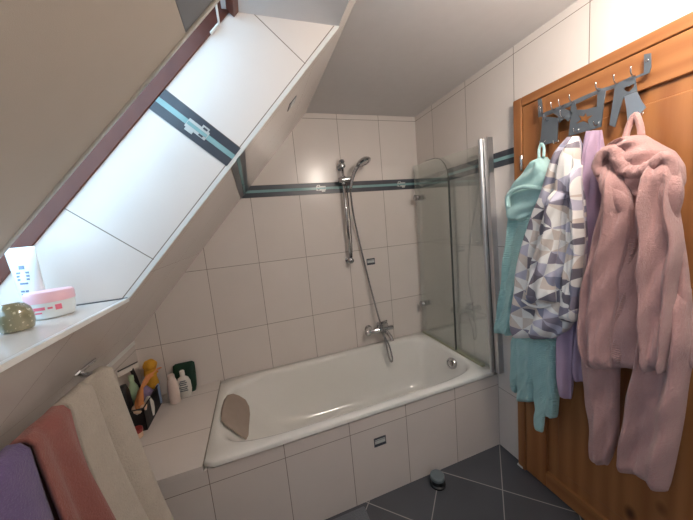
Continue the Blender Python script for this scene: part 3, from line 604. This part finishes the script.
bm = bmesh.new(); add_tube(bm, smoothpath([(-.165, y, z) for y, z in MHP], 5), .010, 12, wob=wob); link('hood_rim', bm, M['mint_p'], PARTS[('mint', 'hood')], smooth=True)
tubeo('hanging_loop', smoothpath([(-.11, -1.425, 1.735), (-.10, -1.427, 1.775), (-.10, -1.444, 1.812), (-.105, -1.460, 1.775), (-.11, -1.468, 1.735)], 5), .0095, M['pink'], PARTS[('pink', 'hood_back')], seg=10)
tubeo('hanging_loop', smoothpath([(-.11, -1.118, 1.75), (-.10, -1.112, 1.79), (-.10, -1.122, 1.812), (-.10, -1.134, 1.79), (-.11, -1.14, 1.75)], 5), .006, M['mint_p'], PARTS[('mint', 'hood')], seg=10)
tubeo('cuff', smoothpath([(-.225, -1.122, 1.112), (-.235, -1.17, 1.100), (-.232, -1.22, 1.105), (-.22, -1.252, 1.122)], 4), .006, M['print'], PARTS[('coat', 'sleeve')], seg=10)

# ---------------------------------------------------------------- floor things
M['grey_cap'] = plain('grey_plastic_cap', lin(112, 122, 126), .45, var=.04)
ds = thing('door_stop', (-.545, -.835, 0), 'small round door stop with grey cap and black base by the bath panel', 'door stop')
latheo('base', [(.040, 0), (.044, .004), (.044, .012), (.036, .018), (.034, .040)], (-.545, -.835, 0), M['black'], ds)
latheo('cap', [(.036, .040), (.040, .044), (.040, .058), (.036, .063), (.001, .065)], (-.545, -.835, 0), M['grey_cap'], ds)
bm = bmesh.new(); add_box(bm, (-1.62, -1.32, 0), (-.985, -.785, .012))
bmesh.ops.bevel(bm, geom=list(bm.edges), offset=.005, segments=2, affect='EDGES')
mat_ = link('bath_mat', bm, fleece('grey_bath_mat', lin(112, 114, 120), scale=200)); tag(mat_, 'grey bath mat on the dark floor tiles against the bath panel', 'bath mat')

# ---------------------------------------------------------------- towel rail and towels on the slope
BX, BZ = -1.93, 1.10
tr = thing('towel_rail', (-2.0, -.86, 1.12), 'chrome towel rail fixed to the tiled slope below the window', 'towel rail')
tubeo('bar', [(BX, -.90, BZ), (BX, -1.62, BZ)], .009, M['chrome'], tr, seg=14)
bm = bmesh.new(); s0 = s_of_z(1.117)
pts = [(-.062, .0), (-.045, .012), (-.01, .0155), (.035, .014), (.060, .009), (.066, 0), (.060, -.009), (.035, -.014), (-.01, -.0155), (-.045, -.012)]
for o0, o1 in ((-.010, .0),):
    A = [bm.verts.new(SP(s0 + b, o0, -.85 + a)) for a, b in pts]; B = [bm.verts.new(SP(s0 + b*1.05, o1, -.85 + a*1.05)) for a, b in pts]
    for i in range(len(pts)): bm.faces.new((A[i], A[(i+1) % len(pts)], B[(i+1) % len(pts)], B[i]))
    bm.faces.new(A); bm.faces.new(B[::-1])
bmesh.ops.recalc_face_normals(bm, faces=bm.faces); link('wall_plate', bm, M['chrome'], tr, bevel=.003)
tubeo('bracket_arm', smoothpath([SP(s0, .0, -.875), SP(s0 - .005, -.022, -.885), (BX - .006, -.895, BZ + .004), (BX, -.915, BZ)], 5), .0085, M['chrome'], tr, seg=12)

def towel(name, y0, y1, zf, zb, nf, amp, m, label, flare=.08, sp=.0, seed=0, gap=.014, ridge=None):
    rnd = random.Random(seed); ph = rnd.uniform(0, 6); bm = bmesh.new(); NV, NU = 70, 44; rows = []
    Lf = BZ - zf; Lb = BZ - zb; r = .009 + gap; arc = math.pi * r; tot = Lf + arc + Lb
    for i in range(NV + 1):
        t = tot * i / NV
        if t < Lb: x, z, side, d = BX - r, zb + t, -1, Lb - t
        elif t < Lb + arc: a = (t - Lb) / r; x, z, side, d = BX - r*math.cos(a), BZ + r*math.sin(a), 0, 0
        else: d = t - Lb - arc; x, z, side = BX + r + flare*min(1, d/.75)**1.6, BZ - d, 1
        row = []
        for j in range(NU + 1):
            u = j / NU; y = y0 + (y1 - y0)*u
            wv = amp*(.25 + .75*min(1, d/.35))*(.5 - .5*math.cos(2*math.pi*nf*u + ph*0 + .3*math.sin(d*5)))
            if ridge: wv += ridge*math.exp(-((u-.28)/.16)**2) - ridge*.6*math.exp(-((u-.52)/.05)**2)
            yy = y + sp*(1-u)*min(1, d/.75)**1.5 + .006*math.sin(d*9 + u*4 + ph)
            xx = x + (wv if side >= 0 else -wv*.15)
            if side < 0: xx = max(xx, SP(s_of_z(z), -.02, 0).x if z > .93 else KX + .02)
            row.append(bm.verts.new((xx, yy, z + (wv*.5 if side == 0 else 0))))
        rows.append(row)
    for A, B in zip(rows, rows[1:]):
        for j in range(NU): bm.faces.new((A[j], A[j+1], B[j+1], B[j])).smooth = True
    bmesh.ops.recalc_face_normals(bm, faces=bm.faces)
    o = link(name, bm, m, smooth=True)
    s = o.modifiers.new('thickness', 'SOLIDIFY'); s.thickness = .011; s.offset = 0
    tag(o, label, 'towel', 'towels on the slope rail'); return o
towel('towel', -.905, -1.128, .20, .55, 1.0, .026, fleece('beige_terry', lin(198, 188, 174), scale=260, fuzz=.4), 'beige towel hanging on the slope rail, nearest the bath', flare=.10, sp=.02, seed=2, ridge=.030)
towel('towel', -1.136, -1.285, .30, .6, 1.6, .034, fleece('rose_brown_terry', lin(160, 104, 96), scale=260, fuzz=.4), 'reddish brown towel hanging between the beige and the purple towel', flare=.08, sp=.01, seed=5)
towel('towel', -1.290, -1.58, .35, .6, 2.4, .030, fleece('purple_terry', lin(122, 106, 148), scale=260, fuzz=.4), 'purple towel at the near end of the slope rail', flare=.08, sp=.025, seed=8)

# ---------------------------------------------------------------- things on the ledge
LZ = .5265
bk = thing('storage_basket', (-2.10, -.23, LZ), 'black open plastic basket of bath things in the corner of the tiled ledge', 'basket')
bm = bmesh.new()
X0, X1, Y0, Y1, ZT = -2.163, -2.048, -.365, -.10, .655
add_box(bm, (X0, Y0, LZ), (X1, Y1, LZ + .006)); add_box(bm, (X0, Y0, LZ), (X0 + .005, Y1, ZT)); add_box(bm, (X1 - .005, Y0, LZ), (X1, Y1, ZT))
add_box(bm, (X0, Y0, LZ), (X1, Y0 + .005, ZT)); add_box(bm, (X0, Y1 - .005, LZ), (X1, Y1, ZT)); link('basket_body', bm, M['black'], bk)
bm = bmesh.new(); add_tube(bm, [(X0, Y0, ZT), (X1, Y0, ZT), (X1, Y1, ZT), (X0, Y1, ZT), (X0, Y0, ZT)], .004, 8); link('basket_rim', bm, M['black'], bk)
def blob(name, c, r, m, label, cat, seed=0, frill=.12, fr=6, sc_=3):
    bm = bmesh.new(); bmesh.ops.create_icosphere(bm, subdivisions=sc_ + 1, radius=1)
    for v in bm.verts:
        p = v.co.copy(); k_ = 1 + frill*math.sin(p.x*fr + seed)*math.sin(p.y*fr*1.2 + seed*2)*math.cos(p.z*fr*.9)
        v.co = Vector((c[0] + p.x*r[0]*k_, c[1] + p.y*r[1]*k_, c[2] + p.z*r[2]*k_))
    for f in bm.faces: f.smooth = True
    o = link(name, bm, m); return tag(o, label, cat)
def bottle(name, c, prof, m, cap, label, sx=1, sy=1, axis=(0, 0, 1), lab=None, cat='bottle'):
    r = thing(name, c, label, cat)
    latheo('bottle_body', prof, c, m, r, axis=axis, sx=sx, sy=sy)
    return r
M['mustard'] = plain('mustard_sponge', lin(216, 158, 48), .9, bump=.5, bscale=180)
M['orange'] = plain('orange_cloth', lin(226, 150, 92), .9, bump=.3)
M['white'] = plain('white_plastic', lin(228, 224, 216), .35, var=.01)
M['pale_green'] = plain('pale_green_plastic', lin(176, 204, 168), .35, var=.03)
M['lav'] = plain('lavender_puff', lin(150, 130, 164), .9, bump=.6, bscale=120)
M['blue'] = plain('pale_blue_plastic', lin(134, 156, 190), .35, var=.03)
M['dgreen'] = plain('dark_green_plastic', lin(20, 58, 40), .3, var=.05)
M['red'] = plain('dark_red_lid', lin(150, 52, 48), .35, var=.03)
M['cream'] = plain('cream_pot', lin(222, 190, 160), .4, var=.03)
M['label_grey'] = plain('grey_printed_label', lin(120, 124, 130), .5, var=.03)
M['pinkish'] = plain('pinkish_white_plastic', lin(226, 208, 198), .35, var=.02)

# tall black pouch at the left of the basket
def pouch(name, c, w_, d_, h_, m, label, cat, lean=0):
    bm = bmesh.new(); R = []
    for z, s in ((0, .92), (.08, 1), (.5, 1.02), (.85, .92), (1, .62), (1.0, .1)):
        R.append([bm.verts.new((c[0] + math.copysign(abs(math.cos(a))**.6, math.cos(a))*w_/2*s, c[1] + lean*z + math.copysign(abs(math.sin(a))**.6, math.sin(a))*d_/2*s, c[2] + z*h_)) for a in [2*math.pi*k/24 for k in range(24)]])
    for A, B in zip(R, R[1:]):
        for k_ in range(24): bm.faces.new((A[k_], A[(k_+1) % 24], B[(k_+1) % 24], B[k_])).smooth = True
    bm.faces.new(R[0][::-1]); bm.faces.new(R[-1]); return tag(link(name, bm, m), label, cat)
pouch('toiletry_pouch', (-2.135, -.320, LZ + .008), .045, .065, .255, M['black'], 'tall black pouch standing in the left end of the basket', 'pouch', lean=-.01)
# squeegee
sq = thing('squeegee', (-2.12, -.27, .86), 'white shower squeegee with black handle lying on top of the basket things', 'squeegee')
bm = bmesh.new(); 
def obox(bm, a, b, up, w_, t_):
    a, b = Vector(a), Vector(b); d = (b-a).normalized(); u = (Vector(up) - d*Vector(up).dot(d)).normalized(); s = d.cross(u)
    vs = [bm.verts.new(p + u*i*w_/2 + s*j*t_/2) for p in (a, b) for i in (-1, 1) for j in (-1, 1)]
    for q in ((0, 1, 3, 2), (4, 6, 7, 5), (0, 4, 5, 1), (2, 3, 7, 6), (0, 2, 6, 4), (1, 5, 7, 3)): bm.faces.new([vs[i] for i in q])
obox(bm, (-2.115, -.390, .880), (-2.115, -.160, .826), (0, .2, 1), .026, .012); bmesh.ops.recalc_face_normals(bm, faces=bm.faces); link('blade_holder', bm, M['white'], sq, bevel=.003)
bm = bmesh.new(); obox(bm, (-2.115, -.388, .896), (-2.115, -.158, .842), (0, .2, 1), .008, .003); bmesh.ops.recalc_face_normals(bm, faces=bm.faces); link('rubber_blade', bm, M['black'], sq)
tubeo('handle', smoothpath([(-2.115, -.245, .840), (-2.112, -.225, .775), (-2.108, -.215, .70), (-2.105, -.21, .60)], 5), .010, M['black'], sq, seg=12)
# pale green bottle
P1 = lambda r, h_: [(r*.85, 0), (r, .006), (r, h_*.62), (r*.9, h_*.74), (r*.42, h_*.84), (r*.40, h_*.88), (r*.5, h_*.885), (r*.5, h_), (.001, h_ + .001)]
gb = bottle('shampoo_bottle', (-2.125, -.245, LZ + .008), P1(.026, .27), M['pale_green'], None, 'pale green bottle in the basket beside the black pouch')
bb = bottle('shampoo_bottle', (-2.062, -.122, LZ + .008), P1(.022, .17), M['blue'], None, 'pale blue bottle at the right back of the basket, under the mustard sponge', sx=.7)
s_ = blob('sponge', (-2.075, -.105, .785), (.036, .040, .036), M['mustard'], 'mustard yellow bath sponge, uppermost in the corner behind the basket', 'sponge', 1, .10, 5)
bm = bmesh.new(); add_lathe(bm, [(.001, 0), (.030, .004), (.036, .03), (.030, .07), (.034, .10), (.030, .125), (.001, .13)], (-2.078, -.112, .64), seg=20); link('sponge_body', bm, M['mustard'], s_, smooth=True)
# orange wash cloth draped across
bm = bmesh.new(); cl = []
path = smoothpath([(-2.040, -.085, .735), (-2.050, -.14, .745), (-2.060, -.20, .745), (-2.070, -.25, .735), (-2.072, -.30, .715), (-2.070, -.335, .690), (-2.066, -.355, .66)], 6)
for i, p in enumerate(path):
    t = i/(len(path)-1); wd = .020 + .018*math.sin(math.pi*t) + .006*math.sin(t*20)
    cl.append([bm.verts.new(p + Vector((.028*(a-.5) + .008*math.sin(a*9 + t*6), .15*wd*(a-.5), wd*1.3*(a-.5)))) for a in [q/8 for q in range(9)]])
for A, B in zip(cl, cl[1:]):
    for j in range(8): bm.faces.new((A[j], A[j+1], B[j+1], B[j])).smooth = True
cloth = link('wash_cloth', bm, M['orange'], smooth=True); cloth.modifiers.new('t', 'SOLIDIFY').thickness = .006
tag(cloth, 'crumpled orange wash cloth draped across the things in the basket', 'cloth')
blob('bath_puff', (-2.100, -.205, .655), (.042, .050, .050), M['lav'], 'lavender mesh bath puff in the middle of the basket under the orange cloth', 'bath puff', 3, .16, 9)
ov = thing('hair_brush', (-2.062, -.262, LZ + .02), 'small white oval bottle with dark print leaning in the near right of the basket', 'bottle'); ov.name = 'small_bottle'
latheo('bottle_body', [(.010, 0), (.021, .01), (.024, .05), (.022, .09), (.012, .115), (.008, .125), (.001, .127)], (-2.066, -.262, LZ + .012), M['white'], ov, axis=(.08, 0, 1), sx=.5, sy=1.15)
latheo('print', [(.010, 0), (.010, .0006), (.001, .0008)], (-2.0525, -.262, LZ + .070), M['label_grey'], ov, axis=(1, 0, -.05), sx=1, sy=1.3)
dk = thing('cream_jar', (-2.10, -.325, .62), 'round white jar with grey lid at the near end of the basket', 'jar')
latheo('jar_body', [(.030, 0), (.033, .004), (.033, .030), (.001, .031)], (-2.085, -.325, .612), M['white'], dk, axis=(.25, -.35, 1)); 
latheo('lid', [(.034, 0), (.034, .012), (.030, .016), (.001, .017)], (-2.0774, -.3358, .6430), M['cream'], dk, axis=(.25, -.35, 1))
tb = thing('tube', (-2.13, -.41, LZ), 'small white tube standing between the basket and the beige towel', 'tube')
latheo('tube_body', [(.012, .0), (.013, .025), (.016, .03), (.019, .10), (.020, .15), (.001, .152)], (-2.135, -.405, LZ), M['white'], tb, sx=.6)
latheo('cap', [(.0135, 0), (.0135, .026), (.001, .027)], (-2.135, -.405, LZ), M['black'], tb)
rp = thing('small_pot', (-2.076, -.412, LZ), 'small cream pot with a dark red lid in front of the black basket', 'pot')
latheo('pot_body', [(.020, 0), (.023, .003), (.024, .034), (.001, .035)], (-2.076, -.412, LZ), M['cream'], rp)
latheo('lid', [(.026, .033), (.026, .050), (.022, .054), (.001, .055)], (-2.076, -.412, LZ), M['red'], rp)
# right group
gj = thing('refill_pouch', (-1.925, -.035, LZ), 'large dark green refill pouch standing against the wall tiles behind the bottles', 'pouch')
bm = bmesh.new(); R = []
for z, wx, dy in ((0, .060, .026), (.03, .066, .030), (.10, .067, .026), (.16, .066, .016), (.185, .064, .005), (.195, .050, .003)):
    R.append([bm.verts.new((-1.925 + math.copysign(abs(math.cos(a))**.5, math.cos(a))*wx + .008*z/.2, -.036 + math.copysign(abs(math.sin(a))**.8, math.sin(a))*dy + .02*z/.2, LZ + z)) for a in [2*math.pi*k_/28 for k_ in range(28)]])
for A, B in zip(R, R[1:]):
    for k_ in range(28): bm.faces.new((A[k_], A[(k_+1) % 28], B[(k_+1) % 28], B[k_])).smooth = True
bm.faces.new(R[0][::-1]); bm.faces.new(R[-1]); link('pouch_body', bm, M['dgreen'], gj)
pb = thing('lotion_bottle', (-1.962, -.150, LZ), 'pinkish white lotion bottle, nearest the basket, on the ledge', 'bottle')
latheo('bottle_body', [(.024, 0), (.029, .004), (.031, .05), (.030, .12), (.024, .155), (.020, .160), (.001, .161)], (-1.962, -.150, LZ), M['pinkish'], pb, sx=.75, sy=1)
latheo('cap', [(.020, .160), (.019, .185), (.015, .189), (.001, .190)], (-1.962, -.150, LZ), M['pinkish'], pb)
wb = thing('shampoo_bottle', (-1.912, -.105, LZ), 'rounded white shampoo bottle with a grey printed label before the green pouch', 'bottle')
wb_ = latheo('bottle_body', [(.024, 0), (.034, .008), (.041, .05), (.040, .10), (.030, .130), (.014, .142), (.012, .150), (.001, .151)], (-1.912, -.105, LZ), M['white'], wb, sx=.5, sy=1)
latheo('cap', [(.014, .148), (.014, .178), (.010, .181), (.001, .182)], (-1.912, -.105, LZ), M['white'], wb)
for z, ww in ((.112, .018), (.100, .024), (.088, .020), (.072, .026), (.060, .022), (.048, .025)):
    boxo('label_line', (-1.912 - ww*.9, -.105 - .0222, LZ + z), (-1.912 + ww*.9, -.105 - .016, LZ + z + .006), M['label_grey'], wb_)

# ---------------------------------------------------------------- things on the window sill
WZ = SILL + .0005
M['lotion'] = plain('pearly_white_tube', lin(226, 232, 232), .3, var=.01)
M['pink_lid'] = plain('pink_jar_lid', lin(246, 198, 208), .35, var=.02)
M['pink_print'] = plain('pink_print', lin(232, 120, 140), .4, var=.02)
tu = thing('lotion_tube', (-1.968, -1.056, WZ), 'tall white lotion tube standing cap down in the corner of the window sill', 'tube')
bm = bmesh.new(); R = []; tilt = Vector((-.05, .0, 1))
for z, rx, ry in ((.022, .021, .020), (.032, .027, .024), (.068, .032, .022), (.112, .036, .017), (.156, .040, .009), (.182, .042, .0022), (.194, .042, .0018)):
    R.append([bm.verts.new((-1.968 + math.cos(a)*rx - .05*z + math.sin(a)*ry*.1, -1.056 + math.sin(a)*ry + math.cos(a)*rx*-.35, WZ + z)) for a in [2*math.pi*q/28 for q in range(28)]])
for A, B in zip(R, R[1:]):
    for q in range(28): bm.faces.new((A[q], A[(q+1) % 28], B[(q+1) % 28], B[q])).smooth = True
bm.faces.new(R[0][::-1]); bm.faces.new(R[-1]); tub_ = link('tube_body', bm, M['lotion'], tu)
latheo('cap', [(.019, 0), (.020, .002), (.020, .022), (.018, .024), (.001, .024)], (-1.968, -1.056, WZ), M['white'], tu)
bm = bmesh.new()
def tube_mark(x0, x1, z0, z1):
    P = []
    for x, z in ((x0, z0), (x1, z0), (x1, z1), (x0, z1)):
        ry = np.interp(z, [.032, .068, .112, .156, .182], [.024, .022, .017, .009, .0022]); rx = np.interp(z, [.032, .068, .112, .156, .182], [.027, .032, .036, .040, .042])
        c_ = x/rx; P.append((-1.968 + x - .05*z - .1*ry*(1-c_*c_)**.5, -1.056 - ry*(1-c_*c_)**.5 - .35*x - .0012, WZ + z))
    bm.faces.new([bm.verts.new(p) for p in P])
tube_mark(-.005, .009, .134, .144); 
for z, a, b in ((.122, -.014, .018), (.113, -.014, .018), (.104, -.013, .017), (.093, -.008, .012), (.072, -.010, .000), (.072, .003, .010), (.063, -.01, .004)): tube_mark(a, b, z, z + .005)
lb = link('printed_label', bm, plain('blue_grey_print', lin(110, 130, 160), .4), tub_); lb.modifiers.new('t', 'SOLIDIFY').thickness = .0008
cj = thing('cream_jar', (-1.925, -1.092, WZ), 'round white cream jar with a pink lid on the window sill before the tube', 'jar')
cc = (-1.914, -1.096)
jb_ = latheo('jar_body', [(.037, 0), (.043, .004), (.047, .020), (.047, .046), (.001, .047)], (cc[0], cc[1], WZ), M['lotion'], cj, seg=40)
latheo('lid', [(.049, .044), (.0495, .046), (.0495, .066), (.046, .071), (.001, .072)], (cc[0], cc[1], WZ), M['pink_lid'], cj, seg=40)
bm = bmesh.new()
def jar_mark(a0, a1, z0, z1):
    n = 8
    for i in range(n):
        aa, ab = a0 + (a1-a0)*i/n, a0 + (a1-a0)*(i+1)/n
        def q(a, z): rr = np.interp(z, [.004, .020, .046], [.043, .047, .047]) + .0006; return (cc[0] + rr*math.cos(a), cc[1] + rr*math.sin(a), WZ + z)
        bm.faces.new([bm.verts.new(p) for p in (q(aa, z0), q(ab, z0), q(ab, z1), q(aa, z1))])
jar_mark(-2.0, -1.35, .026, .034); jar_mark(-1.9, -1.5, .017, .021); jar_mark(-.95, -.68, .022, .036); jar_mark(-1.25, -1.05, .027, .032)
link('printed_label', bm, M['pink_print'], jb_).modifiers.new('t', 'SOLIDIFY').thickness = .0005
# glass balls
k = N('olive_glitter_glass'); nz = k.noise(140, k.obj(), 2); cr = k.n('ShaderNodeValToRGB'); k.l(nz.outputs[0], cr.inputs[0])
cr.color_ramp.elements[0].position = .62; cr.color_ramp.elements[0].color = lin(152, 144, 112); cr.color_ramp.elements[1].position = .68; cr.color_ramp.elements[1].color = lin(226, 216, 180)
k.l(cr.outputs[0], k.b.inputs['Base Color']); k.b.inputs['Roughness'].default_value = .12; k.b.inputs['Coat Weight'].default_value = 1; k.b.inputs['Transmission Weight'].default_value = .25; M['amber'] = k.m
cd = thing('candle_holder', (-1.915, -1.232, WZ), 'rounded olive brown glass candle holder with pale speckles on the window sill', 'candle holder')
latheo('glass_body', [(.024, 0), (.028, .003), (.031, .018), (.031, .036), (.027, .052), (.019, .062), (.017, .063), (.014, .058), (.001, .056)], (-1.918, -1.214, WZ), M['amber'], cd, seg=36)
latheo('wax', [(.013, .0565), (.013, .059), (.001, .0595)], (-1.918, -1.214, WZ), M['cream'], cd)
cd2 = thing('candle_holder', (-1.90, -1.30, WZ), 'pale frosted glass candle holder cut off by the left edge of the photo', 'candle holder')
latheo('glass_body', [(.024, 0), (.029, .003), (.033, .016), (.033, .030), (.029, .044), (.020, .052), (.001, .050)], (-1.945, -1.290, WZ), plain('frosted_pale_glass', lin(190, 200, 200), .25, var=.05), cd2, seg=32)
latheo('wax', [(.016, .050), (.016, .053), (.001, .0535)], (-1.945, -1.290, WZ), M['cream'], cd2)

# ---------------------------------------------------------------- the room's own ceiling lamp, near the door side behind the camera
lampx, lampy = -.45, -1.75
lt = thing('ceiling_lamp', (lampx, lampy, CEIL), 'round white glowing globe lamp hanging from the ceiling by the door', 'ceiling lamp')
latheo('lamp_base', [(.06, 0), (.06, -.02), (.05, -.024), (.001, -.024)], (lampx, lampy, CEIL), M['trim_white'], lt)
tubeo('lamp_stem', [(lampx, lampy, CEIL - .02), (lampx, lampy, CEIL - .09)], .008, M['chrome'], lt)
k = N('lamp_globe_glow'); k.b.inputs['Base Color'].default_value = (.9, .9, .9, 1); k.b.inputs['Emission Color'].default_value = LAMP_COLOR + (1,); k.b.inputs['Emission Strength'].default_value = LAMP_POWER
latheo('lamp_globe', [(.085*math.sin(math.pi*i/16) + .001, -.085 - .085*(1 - math.cos(math.pi*i/16))) for i in range(17)], (lampx, lampy, CEIL), k.m, lt)
